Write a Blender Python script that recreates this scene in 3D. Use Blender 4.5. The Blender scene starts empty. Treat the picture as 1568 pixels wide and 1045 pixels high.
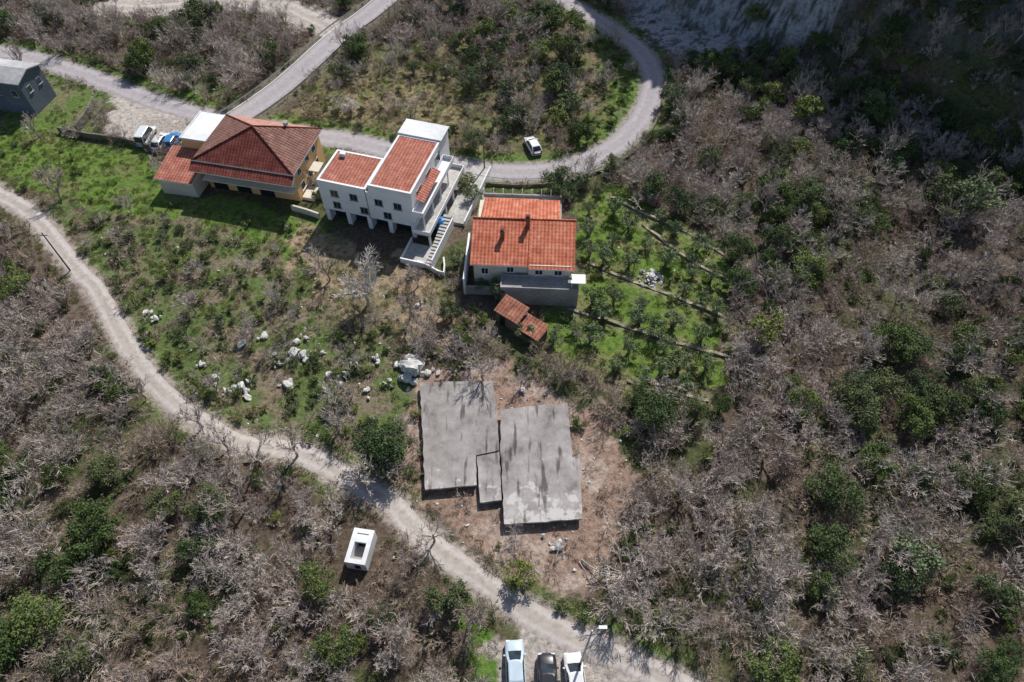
import bpy, math, random
import numpy as np
from mathutils import Vector
random.seed(7); R=np.random.RandomState(11)
scene=bpy.context.scene
# ------------------------------------------------------------------ camera
F=1060.0; HC=68.0; TH=math.radians(53.5)
S,C=math.sin(TH),math.cos(TH)
cam=bpy.data.cameras.new("camera"); camo=bpy.data.objects.new("camera",cam); scene.collection.objects.link(camo)
cam.sensor_width=36; cam.lens=F/1568*36; cam.clip_end=6000; cam.clip_start=0.5
camo.location=(0,0,HC); camo.rotation_euler=(math.pi/2-TH,0,0); scene.camera=camo
# ------------------------------------------------------------------ light
AZ,EL=math.radians(24),math.radians(47)
sd=Vector((math.sin(AZ)*math.cos(EL),math.cos(AZ)*math.cos(EL),math.sin(EL)))
sl=bpy.data.lights.new("sun","SUN"); sl.energy=5.0; sl.angle=math.radians(.5); sl.color=(1,.965,.91)
so=bpy.data.objects.new("sun",sl); scene.collection.objects.link(so); so.location=(30,60,120)
so.rotation_euler=(-sd).to_track_quat('-Z','Y').to_euler()
w=bpy.data.worlds.new("World"); scene.world=w; w.use_nodes=True
nt=w.node_tree; bg=nt.nodes['Background']; sky=nt.nodes.new('ShaderNodeTexSky'); sky.sky_type='NISHITA'
sky.sun_disc=False; sky.sun_elevation=EL; sky.sun_rotation=AZ; nt.links.new(sky.outputs[0],bg.inputs[0]); bg.inputs[1].default_value=.1
scene.view_settings.view_transform='Standard'; scene.view_settings.look='None'; scene.view_settings.exposure=0
# ------------------------------------------------------------------ noise / terrain
TAB=R.rand(256,256)
def vn(x,y):
    x=np.asarray(x,float);y=np.asarray(y,float)
    xi=np.floor(x).astype(int);yi=np.floor(y).astype(int);fx=x-xi;fy=y-yi
    fx=fx*fx*(3-2*fx);fy=fy*fy*(3-2*fy)
    a=TAB[xi&255,yi&255];b=TAB[(xi+1)&255,yi&255];c=TAB[xi&255,(yi+1)&255];d=TAB[(xi+1)&255,(yi+1)&255]
    return (a*(1-fx)+b*fx)*(1-fy)+(c*(1-fx)+d*fx)*fy
def fbm(x,y,o=4):
    s=0;a=.5;t=0
    for i in range(o):
        s=s+a*vn(x*2**i+i*17.3,y*2**i+i*9.1);t+=a;a*=.5
    return s/t
def ss(a,b,x):
    t=np.clip((np.asarray(x,float)-a)/(b-a),0,1);return t*t*(3-2*t)
def hgt(x,y):
    x=np.asarray(x,float);y=np.asarray(y,float)
    amp=.2+2.4*ss(34,52,x)+1.2*ss(-18,-35,x)*ss(48,38,y)
    h=amp*(vn(x/11+3,y/11+5)*2-1)
    d=.608*x+.794*y-116.5+5*(vn(x/14,y/14)-.5)
    m=np.minimum(1.5*np.maximum(d,0),58+4*vn(x/20,y/20))
    m=m*ss(18,40,x)+np.where(d>0,1,0)*np.minimum(np.maximum(d,0)*.4,7)*(fbm(x/5,y/5)*2-.7+.7*np.abs(fbm(x/2.6+8,y/2.6,3)*2-1))*ss(18,40,x)
    return h+m
def h1(x,y): return float(hgt(x,y))
def ray(u,v):
    a=(u-784)/F;b=(v-522.5)/F
    return np.array([a,C-S*b,-S-C*b])
def P(u,v,z):
    d=ray(u,v);t=(z-HC)/d[2];return Vector((d[0]*t,d[1]*t,z))
TT=np.linspace(40,260,1400)
def G(u,v):
    d=ray(u,v);x=d[0]*TT;y=d[1]*TT;z=HC+d[2]*TT
    k=np.argmax(z<hgt(x,y))
    if k==0:
        return P(u,v,0)
    z0=z[k-1]-h1(x[k-1],y[k-1]);z1=z[k]-h1(x[k],y[k]);f=z0/(z0-z1);t=TT[k-1]+f*(TT[k]-TT[k-1])
    return Vector((d[0]*t,d[1]*t,h1(d[0]*t,d[1]*t)))
def GP(l): return [G(u,v) for u,v in l]
def inpoly(poly,X,Y):
    r=np.zeros(X.shape,bool);n=len(poly)
    for i in range(n):
        x0,y0=poly[i][0],poly[i][1];x1,y1=poly[(i+1)%n][0],poly[(i+1)%n][1]
        if y0==y1: continue
        c=((y0>Y)!=(y1>Y))&(X<(x1-x0)*(Y-y0)/(y1-y0)+x0)
        r^=c
    return r
def pdist(pl,X,Y):
    D=np.full(X.shape,1e9)
    for i in range(len(pl)-1):
        ax,ay=pl[i][0],pl[i][1];bx,by=pl[i+1][0]-ax,pl[i+1][1]-ay
        t=np.clip(((X-ax)*bx+(Y-ay)*by)/(bx*bx+by*by+1e-9),0,1)
        D=np.minimum(D,np.hypot(X-ax-t*bx,Y-ay-t*by))
    return D
def smooth(pts,step=1.0):
    out=[];n=len(pts)
    for i in range(n-1):
        p0=pts[max(i-1,0)];p1=pts[i];p2=pts[i+1];p3=pts[min(i+2,n-1)]
        k=max(2,int((p2-p1).length/step))
        for j in range(k):
            t=j/k
            q=.5*((2*p1)+(p2-p0)*t+(2*p0-5*p1+4*p2-p3)*t*t+(3*p1-p0-3*p2+p3)*t**3)
            out.append(Vector((q.x,q.y,0)))
    out.append(Vector((pts[-1].x,pts[-1].y,0)))
    return out
# ------------------------------------------------------------------ materials
def base(name):
    m=bpy.data.materials.new(name);m.use_nodes=True
    return m,m.node_tree.nodes,m.node_tree.links,m.node_tree.nodes['Principled BSDF']
def ramp(N,pts):
    r=N.new('ShaderNodeValToRGB');e=r.color_ramp.elements
    while len(e)<len(pts): e.new(.5)
    for i,(p,c) in enumerate(pts):
        e[i].position=p;e[i].color=(*c,1) if len(c)==3 else c
    return r
def M(name,c1,c2,scale=3,rough=.85,bump=0.,c3=None,big=.25,spec=.3,lo=.35,hi=.65,metal=0):
    m,N,L,b=base(name)
    tc=N.new('ShaderNodeTexCoord');n=N.new('ShaderNodeTexNoise');n.inputs['Scale'].default_value=scale;n.inputs['Detail'].default_value=8
    n.inputs['Roughness'].default_value=.65
    L.new(tc.outputs['Object'],n.inputs['Vector'])
    pts=[(lo,c1),(hi,c2)]+([(min(hi+.12,1),c3)] if c3 else [])
    r=ramp(N,pts);L.new(n.outputs['Fac'],r.inputs[0])
    n2=N.new('ShaderNodeTexNoise');n2.inputs['Scale'].default_value=scale*.17;n2.inputs['Detail'].default_value=4;L.new(tc.outputs['Object'],n2.inputs['Vector'])
    r2=ramp(N,[(.3,(1-big,)*3),(.7,(1+big*.4,)*3)]);L.new(n2.outputs['Fac'],r2.inputs[0])
    mx=N.new('ShaderNodeMix');mx.data_type='RGBA';mx.blend_type='MULTIPLY';mx.inputs[0].default_value=1
    L.new(r.outputs[0],mx.inputs[6]);L.new(r2.outputs[0],mx.inputs[7]);L.new(mx.outputs[2],b.inputs['Base Color'])
    b.inputs['Roughness'].default_value=rough;b.inputs['Specular IOR Level'].default_value=spec;b.inputs['Metallic'].default_value=metal
    if bump:
        bp=N.new('ShaderNodeBump');bp.inputs['Distance'].default_value=bump;L.new(n.outputs['Fac'],bp.inputs['Height']);L.new(bp.outputs[0],b.inputs['Normal'])
    return m
def tile(name,c1,c2,c3):
    m,N,L,b=base(name)
    tc=N.new('ShaderNodeTexCoord');sp=N.new('ShaderNodeSeparateXYZ');L.new(tc.outputs['UV'],sp.inputs[0])
    def math_(op,a,bv=None):
        q=N.new('ShaderNodeMath');q.operation=op
        if isinstance(a,(int,float)): q.inputs[0].default_value=a
        else: L.new(a,q.inputs[0])
        if bv is not None:
            if isinstance(bv,(int,float)): q.inputs[1].default_value=bv
            else: L.new(bv,q.inputs[1])
        return q.outputs[0]
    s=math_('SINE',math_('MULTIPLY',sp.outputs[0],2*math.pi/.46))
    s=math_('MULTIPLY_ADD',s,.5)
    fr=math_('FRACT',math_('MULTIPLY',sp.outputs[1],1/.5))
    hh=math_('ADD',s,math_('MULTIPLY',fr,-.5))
    cell=N.new('ShaderNodeTexVoronoi');cell.inputs['Scale'].default_value=2.3;L.new(tc.outputs['UV'],cell.inputs['Vector'])
    no=N.new('ShaderNodeTexNoise');no.inputs['Scale'].default_value=.9;no.inputs['Detail'].default_value=7;L.new(tc.outputs['Object'],no.inputs['Vector'])
    r=ramp(N,[(.3,c1),(.5,c2),(.72,c3)]);L.new(no.outputs['Fac'],r.inputs[0])
    mx=N.new('ShaderNodeMix');mx.data_type='RGBA';mx.blend_type='MULTIPLY';mx.inputs[0].default_value=1
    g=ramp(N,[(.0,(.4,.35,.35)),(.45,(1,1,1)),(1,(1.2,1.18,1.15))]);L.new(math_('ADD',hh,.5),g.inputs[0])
    L.new(r.outputs[0],mx.inputs[6]);L.new(g.outputs[0],mx.inputs[7])
    bw=N.new('ShaderNodeRGBToBW');L.new(cell.outputs['Color'],bw.inputs[0])
    mx2=N.new('ShaderNodeMix');mx2.data_type='RGBA';mx2.blend_type='MULTIPLY';mx2.inputs[0].default_value=.35
    L.new(mx.outputs[2],mx2.inputs[6]);L.new(bw.outputs[0],mx2.inputs[7]);L.new(mx2.outputs[2],b.inputs['Base Color'])
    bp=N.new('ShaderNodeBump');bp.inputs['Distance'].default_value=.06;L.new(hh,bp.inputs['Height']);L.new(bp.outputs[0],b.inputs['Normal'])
    b.inputs['Roughness'].default_value=.8;b.inputs['Specular IOR Level'].default_value=.2
    return m
def inst_mat(name,cols,rough=.75,spec=.25,nscale=1.5):
    m,N,L,b=base(name)
    oi=N.new('ShaderNodeObjectInfo');k=len(cols)
    r=ramp(N,[(i/(k-1),c) for i,c in enumerate(cols)]);L.new(oi.outputs['Random'],r.inputs[0])
    tc=N.new('ShaderNodeTexCoord');n=N.new('ShaderNodeTexNoise');n.inputs['Scale'].default_value=nscale;n.inputs['Detail'].default_value=3
    L.new(tc.outputs['Object'],n.inputs['Vector'])
    r2=ramp(N,[(.3,(.6,.62,.65)),(.7,(1.6,1.55,1.4))]);L.new(n.outputs['Fac'],r2.inputs[0])
    mx=N.new('ShaderNodeMix');mx.data_type='RGBA';mx.blend_type='MULTIPLY';mx.inputs[0].default_value=1
    L.new(r.outputs[0],mx.inputs[6]);L.new(r2.outputs[0],mx.inputs[7]);L.new(mx.outputs[2],b.inputs['Base Color'])
    b.inputs['Roughness'].default_value=rough;b.inputs['Specular IOR Level'].default_value=spec
    return m
m_white=M("white_render",(.76,.77,.79),(.83,.83,.83),2,big=.12)
m_whiteroof=M("white_membrane",(.66,.67,.68),(.78,.78,.78),1.2,big=.18)
m_cream=M("cream_render",(.62,.56,.46),(.7,.65,.55),2,big=.15)
m_yellow=M("ochre_render",(.74,.43,.19),(.8,.51,.25),2,big=.15)
m_glass=M("window_glass",(.02,.03,.04),(.03,.04,.055),1,rough=.08,spec=.6)
m_dark=M("dark_opening",(.012,.014,.018),(.02,.022,.028),1,rough=.6)
m_tileA=tile("terracotta_tile_shaded",(.14,.038,.03),(.2,.055,.042),(.27,.085,.065))  # south slope and skirt: shade put into the tile red
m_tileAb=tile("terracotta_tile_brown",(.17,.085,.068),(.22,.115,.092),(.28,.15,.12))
m_tileP=tile("terracotta_tile_sunlit",(.42,.2,.16),(.52,.27,.22),(.58,.34,.28))  # north slope: sunlight put into the tile colour
m_tileB=tile("terracotta_tile_rose",(.34,.12,.085),(.42,.155,.11),(.5,.22,.16))
m_tileC=tile("terracotta_tile_orange",(.42,.115,.065),(.54,.17,.1),(.63,.26,.17))
m_tileOld=tile("terracotta_tile_old",(.22,.09,.06),(.38,.15,.1),(.47,.28,.2))
m_conc=M("concrete",(.3,.28,.27),(.42,.4,.38),2.5,bump=.02)
m_pave=M("paving",(.38,.36,.34),(.56,.54,.51),1.5,bump=.01)
m_stone=M("dry_stone",(.09,.08,.06),(.26,.23,.18),3,bump=.1,lo=.3,hi=.75)
m_terr=M("terrace_stone",(.13,.13,.06),(.38,.34,.26),1.3,bump=.1,lo=.35,hi=.6)
m_lime=M("limestone",(.34,.33,.31),(.66,.65,.62),2.2,bump=.12,lo=.3,hi=.55)
m_metal=M("galvanised_steel",(.42,.43,.44),(.52,.53,.54),4,rough=.45,metal=.6)
m_brick=M("brick_chimney",(.2,.07,.05),(.3,.11,.07),6)
m_grey=M("grey_sheet_roof",(.36,.36,.37),(.5,.5,.5),1.5)
m_shadewall=M("shaded_blue_render",(.1,.13,.17),(.14,.17,.21),2)  # dark blue of the shaded south wall put into the wall colour
m_blue=M("blue_plastic",(.02,.16,.42),(.03,.22,.55),3,rough=.4)
m_rubber=M("tyre_rubber",(.015,.015,.015),(.03,.03,.03),5)
m_red=M("red_lens",(.4,.01,.01),(.5,.02,.02),5,rough=.2)
m_lamp=M("headlamp",(.7,.72,.75),(.8,.8,.8),5,rough=.1)
# ------------------------------------------------------------------ mesh builder
class MB:
    def __init__(s): s.v=[];s.f=[];s.m=[]
    def poly(s,pts,mi=0):
        k=len(s.v);s.v+=[tuple(p) for p in pts];s.f.append(list(range(k,k+len(pts))));s.m.append(mi)
    def box(s,x0,x1,y0,y1,z0,z1,mi=0):
        k=len(s.v);s.v+=[(x,y,z) for z in(z0,z1) for x,y in((x0,y0),(x1,y0),(x1,y1),(x0,y1))]
        for q in((3,2,1,0),(4,5,6,7),(0,1,5,4),(1,2,6,5),(2,3,7,6),(3,0,4,7)):
            s.f.append([k+i for i in q]);s.m.append(mi)
    def slabpoly(s,pts,t,mi=0,mside=None):
        n=len(pts);k=len(s.v);s.v+=[tuple(p) for p in pts]+[(p[0],p[1],p[2]-t) for p in pts]
        s.f.append(list(range(k,k+n)));s.m.append(mi);s.f.append(list(range(k+2*n-1,k+n-1,-1)));s.m.append(mi if mside is None else mside)
        for i in range(n):
            j=(i+1)%n;s.f.append([k+j,k+i,k+n+i,k+n+j]);s.m.append(mi if mside is None else mside)
    def tube(s,pts,rs,n=3,mi=0,cap=False):
        k=len(s.v)
        for i,p in enumerate(pts):
            d=(pts[min(i+1,len(pts)-1)]-pts[max(i-1,0)]).normalized()
            a=d.cross(Vector((.3,.1,1)) if abs(d.z)<.9 else Vector((1,.2,0))).normalized();b=d.cross(a)
            for j in range(n):
                t=2*math.pi*j/n;q=p+(a*math.cos(t)+b*math.sin(t))*rs[i];s.v.append((q.x,q.y,q.z))
        for i in range(len(pts)-1):
            for j in range(n):
                j2=(j+1)%n;s.f.append([k+i*n+j,k+i*n+j2,k+(i+1)*n+j2,k+(i+1)*n+j]);s.m.append(mi)
        if cap:
            s.f.append([k+j for j in range(n)][::-1]);s.m.append(mi);e=k+(len(pts)-1)*n;s.f.append([e+j for j in range(n)]);s.m.append(mi)
    def ribbon(s,pts,rs,side,mi=0):
        k=len(s.v)
        for p,r in zip(pts,rs):
            s.v.append(tuple(p-side*r));s.v.append(tuple(p+side*r))
        for i in range(len(pts)-1):
            a=k+2*i;s.f.append([a,a+1,a+3,a+2]);s.m.append(mi)
    def mesh(s,name,mats,uv=False,smooth=False):
        me=bpy.data.meshes.new(name);me.from_pydata(s.v,[],s.f)
        for m in mats: me.materials.append(m)
        me.polygons.foreach_set('material_index',s.m)
        if smooth: me.polygons.foreach_set('use_smooth',[True]*len(s.f))
        if uv:
            ul=me.uv_layers.new(name='UVMap')
            for p in me.polygons:
                n=p.normal;e=Vector((0,0,1)).cross(n)
                e=e.normalized() if e.length>1e-3 else Vector((1,0,0));f=n.cross(e)
                for li in p.loop_indices:
                    co=me.vertices[me.loops[li].vertex_index].co;ul.data[li].uv=(co.dot(e),co.dot(f))
        me.update();return me
    def obj(s,name,mats,parent=None,uv=False,smooth=False):
        o=bpy.data.objects.new(name,s.mesh(name,mats,uv,smooth));scene.collection.objects.link(o)
        if parent: o.parent=parent
        return o
def empty(name,loc,rz=0):
    e=bpy.data.objects.new(name,None);scene.collection.objects.link(e);e.location=loc;e.rotation_euler=(0,0,rz);e.empty_display_size=.5;return e
class Fr:
    def __init__(s,FL,FR,BR,z,name,zs=1.0):
        z=z*zs
        a=P(*FL,z);b=P(*FR,z);c=P(*BR,z);s.ang=math.atan2(b.y-a.y,b.x-a.x);s.W=(b-a).length
        s.e1=Vector((math.cos(s.ang),math.sin(s.ang),0));s.e2=Vector((-s.e1.y,s.e1.x,0));s.D=(c-a).dot(s.e2)
        s.o=Vector((a.x,a.y,0));cc=s.o+s.e1*s.W/2+s.e2*s.D/2;s.o.z=h1(cc.x,cc.y);s.e=empty(name,s.o,s.ang);s.e.scale=(1,1,zs)
    def loc(s,u,v,z):
        q=P(u,v,z)-s.o;return (q.dot(s.e1),q.dot(s.e2))
RECTS=[]
def win(mb,x,y,z,w,hh,face,fm=0,gm=1):
    o=.05
    if face in 'sn':
        s=-1 if face=='s' else 1
        mb.box(x-w/2-.08,x+w/2+.08,min(y,y+s*o),max(y,y+s*o),z-.08,z+hh+.08,fm)
        for a,b in((x-w/2,x-.03),(x+.03,x+w/2)): mb.box(a,b,min(y+s*.02,y+s*(o+.015)),max(y+s*.02,y+s*(o+.015)),z,z+hh,gm)
        mb.box(x-w/2-.15,x+w/2+.15,min(y,y+s*.14),max(y,y+s*.14),z-.16,z-.083,fm)
    else:
        s=1 if face=='e' else -1
        mb.box(min(x,x+s*o),max(x,x+s*o),y-w/2-.08,y+w/2+.08,z-.08,z+hh+.08,fm)
        for a,b in((y-w/2,y-.03),(y+.03,y+w/2)): mb.box(min(x+s*.02,x+s*(o+.015)),max(x+s*.02,x+s*(o+.015)),a,b,z,z+hh,gm)
        mb.box(min(x,x+s*.14),max(x,x+s*.14),y-w/2-.15,y+w/2+.15,z-.16,z-.083,fm)
def V(*a): return Vector(a)
# ------------------------------------------------------------------ House A (ochre, hip roof)
A=Fr((294,244),(450,268),(463,193),6.3,"ochre_hip_roof_house",.88);W_,D_=A.W,A.D
b=MB();b.box(.6,W_-.6,.6,D_-.5,-1.5,6.3,0);b.box(.597,W_-.597,.55,.597,2.7,6.25,1)
b.box(-3.9,.597,4.0,D_-.2,-1.5,5.9,0)
b.box(-5.6,-.1,-1.9,3.99,-1.5,3.0,1)
b.obj("walls",[m_yellow,m_cream],A.e)
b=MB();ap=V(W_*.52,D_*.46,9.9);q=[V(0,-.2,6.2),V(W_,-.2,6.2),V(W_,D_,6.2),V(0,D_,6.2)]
for i in range(4): b.poly([q[i],q[(i+1)%4],ap],[0,1,4,1][i])  # painted light per slope: sunlit pink north, shaded dark south; sides brown
b.slabpoly([p-V(0,0,.004) for p in q],.22,3)
for p in q: b.tube([p+V(0,0,.02),ap+V(0,0,.05)],[.11,.11],6,0)
b.poly([V(-.1,-1.5,5.2),V(W_+.1,-1.5,5.2),V(W_+.1,-.2,5.98),V(-.1,-.2,5.98)],0);b.slabpoly([V(-.1,-1.5,5.19),V(W_+.1,-1.5,5.19),V(W_+.1,-.2,5.97),V(-.1,-.2,5.97)],.16,3)
b.poly([V(-5.9,-2.2,3.05),V(0,-2.2,3.05),V(0,4.0,4.3),V(-5.9,4.0,4.3)],2);b.slabpoly([V(-5.9,-2.2,3.04),V(0,-2.2,3.04),V(0,4.0,4.29),V(-5.9,4.0,4.29)],.2,3)
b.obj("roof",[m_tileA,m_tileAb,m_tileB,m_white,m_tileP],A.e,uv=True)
b=MB();b.box(-4.1,.0,3.9,D_,5.9,6.05,0);b.box(-4.1,0,3.9,4.02,6.05,6.25,0);b.box(-4.1,-3.95,4.02,D_,6.05,6.25,0)
b.obj("flat_roof",[m_whiteroof],A.e)
b=MB()
for x in (3,5.6,9.3,12): win(b,x,.55,4.0,1.0,1.0,'s')
for y in (2.3,5,7.4):
    win(b,W_-.6,y,4.1,1,1.2,'e');win(b,W_-.6,y,1.2,1,1.2,'e')
b.obj("windows",[m_white,m_glass],A.e)
b=MB();b.box(.6,W_-.6,-.5,.6,2.45,2.65,0)
for x in (2.4,6,9.6): b.box(x-1.1,x+1.1,.56,.597,0,2.1,1)
b.box(W_-.5,W_+1.3,1,3.5,-1,.5,0);b.box(W_-.6,W_+1.0,4.5,6.6,2.6,2.75,0)
for y in (4.6,6.5): b.box(W_+.88,W_+.98,y-.05,y+.05,0,2.6,0)
b.obj("porch",[m_cream,m_dark],A.e)
b=MB();b.box(W_*.72,W_*.72+.5,D_*.72,D_*.72+.5,6.5,8.8,0);b.box(W_*.72-.08,W_*.72+.58,D_*.72-.08,D_*.72+.58,8.8,8.92,1);b.obj("chimney",[m_cream,m_conc],A.e)
RECTS.append((A,-6.5,W_+1,-3.5,D_+1.5))
# ------------------------------------------------------------------ House B (white modern)
B=Fr((484,275),(630,305),(671,202),8.2,"white_modern_house",.88);W_,D_=B.W,B.D
D1=B.loc(502,226,7.2)[1];xm=W_*.55;D2=D_*.78
b=MB();b.box(0,xm,.0,D1,2.5,7.7,0);b.box(xm,W_,-.003,D_,2.5,8.6,0)
b.box(.4,W_-.2,1.2,D1-.05,-1.5,2.5,0);b.box(xm,W_-.2,D1-.05,D_-.2,-1.5,2.5,0)
for x in (.05,3.2,6.3,9.4,W_-.7): b.box(x,x+.6,.05,1.19,-1.5,2.5,0)
def parapet(b,x0,x1,y0,y1,z0,z1,t=.28,mi=0):
    b.box(x0,x1,y0,y0+t,z0,z1,mi);b.box(x0,x1,y1-t,y1,z0,z1,mi);b.box(x0,x0+t,y0+t,y1-t,z0,z1,mi);b.box(x1-t,x1,y0+t,y1-t,z0,z1,mi)
parapet(b,0,xm-.45,0,D1,7.7,8.15);parapet(b,xm,W_,-.003,D2,8.6,9.15)
b.obj("walls",[m_white],B.e)
b=MB();b.poly([V(.28,.28,7.75),V(xm-.73,.28,7.75),V(xm-.73,D1-.28,8.1),V(.28,D1-.28,8.1)],0)
b.poly([V(xm+.28,.28,8.65),V(W_-.28,.28,8.65),V(W_-.28,D2-.28,9.1),V(xm+.28,D2-.28,9.1)],0)
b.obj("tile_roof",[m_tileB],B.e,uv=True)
b=MB();b.box(xm-.1,W_+.2,D2,D_+.2,9.2,9.4,0);b.box(xm,W_,D2,D_,8.6,9.2,0)
b.box(1,1.8,D1-1.3,D1-.6,8.1,8.7,0);b.obj("flat_roof",[m_whiteroof],B.e)
b=MB();b.box(xm-.42,xm-.03,.3,D1-.3,7.7,7.95,0);b.obj("skylight_strip",[m_glass],B.e)
b=MB()
for x in (2.2,5.0,8.6,11.3): win(b,x,0,5.5,1.0,1.1,'s')
for x in (2.2,6.2,9.6): win(b,x,0,3.2,1.0,1.1,'s')
for y in (2.5,6,9.5):
    win(b,W_,y,6.0,1.6,1.9,'e',0,1);win(b,W_,y,3.0,1.6,1.9,'e',0,1)
for x in (1.95,5.05,8.15,11.1): b.box(x-1.15,x+1.15,1.14,1.19,0,2.2,1)
b.tube([V(6.9,-.06,2.5),V(6.9,-.06,8.3)],[.05,.05],6,2)
b.obj("windows",[m_metal,m_glass,m_metal],B.e)
b=MB()
b.box(W_,W_+1.6,-.5,D_-2.5,5.35,5.55,0);b.box(W_,W_+2.5,-1.2,D_-1,2.45,2.65,1)
parapet(b,W_+.02,W_+1.6,-.5,D_-2.5,5.55,6.25,.08);parapet(b,W_+.02,W_+2.5,-1.2,D_-1,2.65,3.35,.1)
for y in (-.3,3,6,9): b.box(W_+2.2,W_+2.45,y-.8,y-.55,-1,2.45,0);b.box(W_+1.4,W_+1.55,y,y+.15,2.65,5.35,0)
for i in range(16): b.box(W_+2.8,W_+3.9,-4.5+i*.5,-4.5+(i+1)*.5,-1,.1+i*.16,1)
b.box(W_+3.9,W_+4.05,-4.7,3.5,-1,2.0,0)
b.box(W_-.3,W_+2.8,-4.7,-1.25,-1,.5,1);b.box(W_-.5,W_+2.8,-4.9,-4.7,-1,1.1,0);b.box(W_-.5,W_-.35,-4.7,-.8,-1,1.1,0)
b.box(W_+2.6,W_+5.5,4,D_+2,-1,.6,1);b.box(W_+5.4,W_+5.55,3.9,D_+2,-1,1.3,0)
b.obj("balconies_and_stairs",[m_white,m_pave],B.e)
b=MB();b.poly([V(W_+.05,1.0,7.3),V(W_+1.2,1.0,6.8),V(W_+1.2,7.5,6.8),V(W_+.05,7.5,7.3)],0);b.obj("awning_tiles",[m_tileB],B.e,uv=True)
RECTS.append((B,-1,W_+5.5,-5,D_+2))
# ------------------------------------------------------------------ House C (orange gable)
Cc=Fr((719,408),(880,414),(850,306),5.4,"orange_roof_house",.86);W_,D_=Cc.W,Cc.D
xs=W_*.56;ry=D_*.52
b=MB();b.box(.4,xs,.7,D_-.5,-1.5,5.2,0);b.box(xs,W_-.5,.3,ry,-1.5,5.5,0);b.box(xs,W_-2.4,ry,D_-.5,-1.5,5.2,0)
for x,a,z0 in((.4,.7,5.2),(W_-.5,.3,5.5)):
    b.poly([V(x,a,z0),V(x,D_-.5,z0),V(x,ry,7.35)],0)
b.obj("walls",[m_cream],Cc.e)
b=MB()
def slope(b,x0,x1,y0,z0,y1,z1,mi,ms):
    b.poly([V(x0,y0,z0),V(x1,y0,z0),V(x1,y1,z1),V(x0,y1,z1)] if y1>y0 else [V(x1,y0,z0),V(x0,y0,z0),V(x0,y1,z1),V(x1,y1,z1)],mi)
    pp=[V(x0,y0,z0-.01),V(x1,y0,z0-.01),V(x1,y1,z1-.01),V(x0,y1,z1-.01)]
    if y1<y0: pp=pp[::-1]
    b.slabpoly(pp,.2,ms)
slope(b,0,xs,.25,5.3,ry,7.5,0,1);slope(b,xs+.02,W_,-.15,5.3,ry,7.62,0,1)
slope(b,1.0,xs+.5,D_,5.2,ry+.02,7.45,0,1);slope(b,xs+.52,W_-1.9,D_-.2,5.3,ry+.02,7.57,0,1)
b.tube([V(-.05,ry,7.55),V(W_+.05,ry,7.65)],[.13,.13],6,0)
b.tube([V(xs+.01,-.15,5.35),V(xs+.01,ry,7.62)],[.08,.08],6,0)
b.obj("roof",[m_tileC,m_white],Cc.e,uv=True)
b=MB()
for x,y,z in((xs*.53,ry-2.6,8.0),(xs-.3,ry-.9,9.0)):
    b.box(x-.25,x+.25,y-.25,y+.25,5.8,z,0);b.box(x-.33,x+.33,y-.33,y+.33,z,z+.12,0);b.box(x-.2,x+.2,y-.2,y+.2,z+.12,z+.3,1)
b.obj("chimneys",[m_brick,m_dark],Cc.e)
b=MB()
for x in (1.8,): win(b,x,.7,3.0,.8,1.1,'s')
for x in (5.0,): win(b,x,.7,3.5,.8,1.0,'s')
for x in (8.6,11.0): win(b,x,.3,3.7,.9,.9,'s')
b.obj("windows",[m_white,m_glass],Cc.e)
b=MB();b.box(3.9,W_+.6,-1.9,.28,-1.5,3.2,0);b.box(W_-.4,W_+1.4,-1.4,.1,4.1,4.25,1)
for q in(-.3,1.3): b.box(W_+q,W_+q+.08,-1.35,-1.27,2.4,4.1,1)
parapet(b,3.9,W_+.6,-1.9,.28,3.2,3.5,.12,0);b.box(-.9,-.65,-.6,D_*.6,-1,3.2,1);b.box(-.65,3.89,-.6,-.4,-1,1.6,0)
b.box(.2,W_-1.5,D_+.2,D_+5.2,-1,.35,2);parapet(b,.2,W_-1.5,D_+.2,D_+5.2,.35,.8,.2,0)
for x in np.linspace(.4,W_-1.7,9): b.box(x-.05,x+.05,D_+5.0,D_+5.1,.8,2.0,1)
for y in np.linspace(D_+.5,D_+4.8,4): b.box(.25,.35,y,y+.1,.8,2.0,1)
b.box(1,2.6,D_+2,D_+3,.35,1.1,1);b.box(4,5,D_+1.5,D_+3.5,.35,.8,0);b.box(6.5,8,D_+2.5,D_+3.6,.35,1.0,0)
b.obj("terraces",[m_conc,m_white,m_pave],Cc.e)
RECTS.append((Cc,-1.2,W_+1.2,-2.2,D_+6))
# ------------------------------------------------------------------ House D (grey, upper left)
Dd=Fr((-50,122),(28,132),(79,117),5.5,"grey_roof_house");W_,D_=Dd.W,Dd.D
D_=max(D_,6)
b=MB();b.box(.3,W_-.3,.3,D_-.3,-1.5,5.5,0);b.obj("walls",[m_shadewall],Dd.e)
b=MB();b.slabpoly([V(0,0,5.7),V(W_,0,5.7),V(W_,D_/2,6.6),V(0,D_/2,6.6)],.18,0);b.slabpoly([V(0,D_/2,6.6),V(W_,D_/2,6.6),V(W_,D_,5.7),V(0,D_,5.7)],.18,0)
b.poly([V(W_-.3,.3,5.5),V(W_-.3,D_-.3,5.5),V(W_-.3,D_/2,6.4)],1);b.obj("roof",[m_grey,m_shadewall],Dd.e)
b=MB()
for y in (D_*.3,D_*.7): win(b,W_-.3,y,3.4,.7,.9,'e',2)
for x in (2,5): win(b,W_-x,.3,3.2,.8,1.0,'s',2)
b.obj("windows",[m_white,m_glass,m_grey],Dd.e);RECTS.append((Dd,-2,W_+1.5,-3,D_+1.5))
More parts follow.
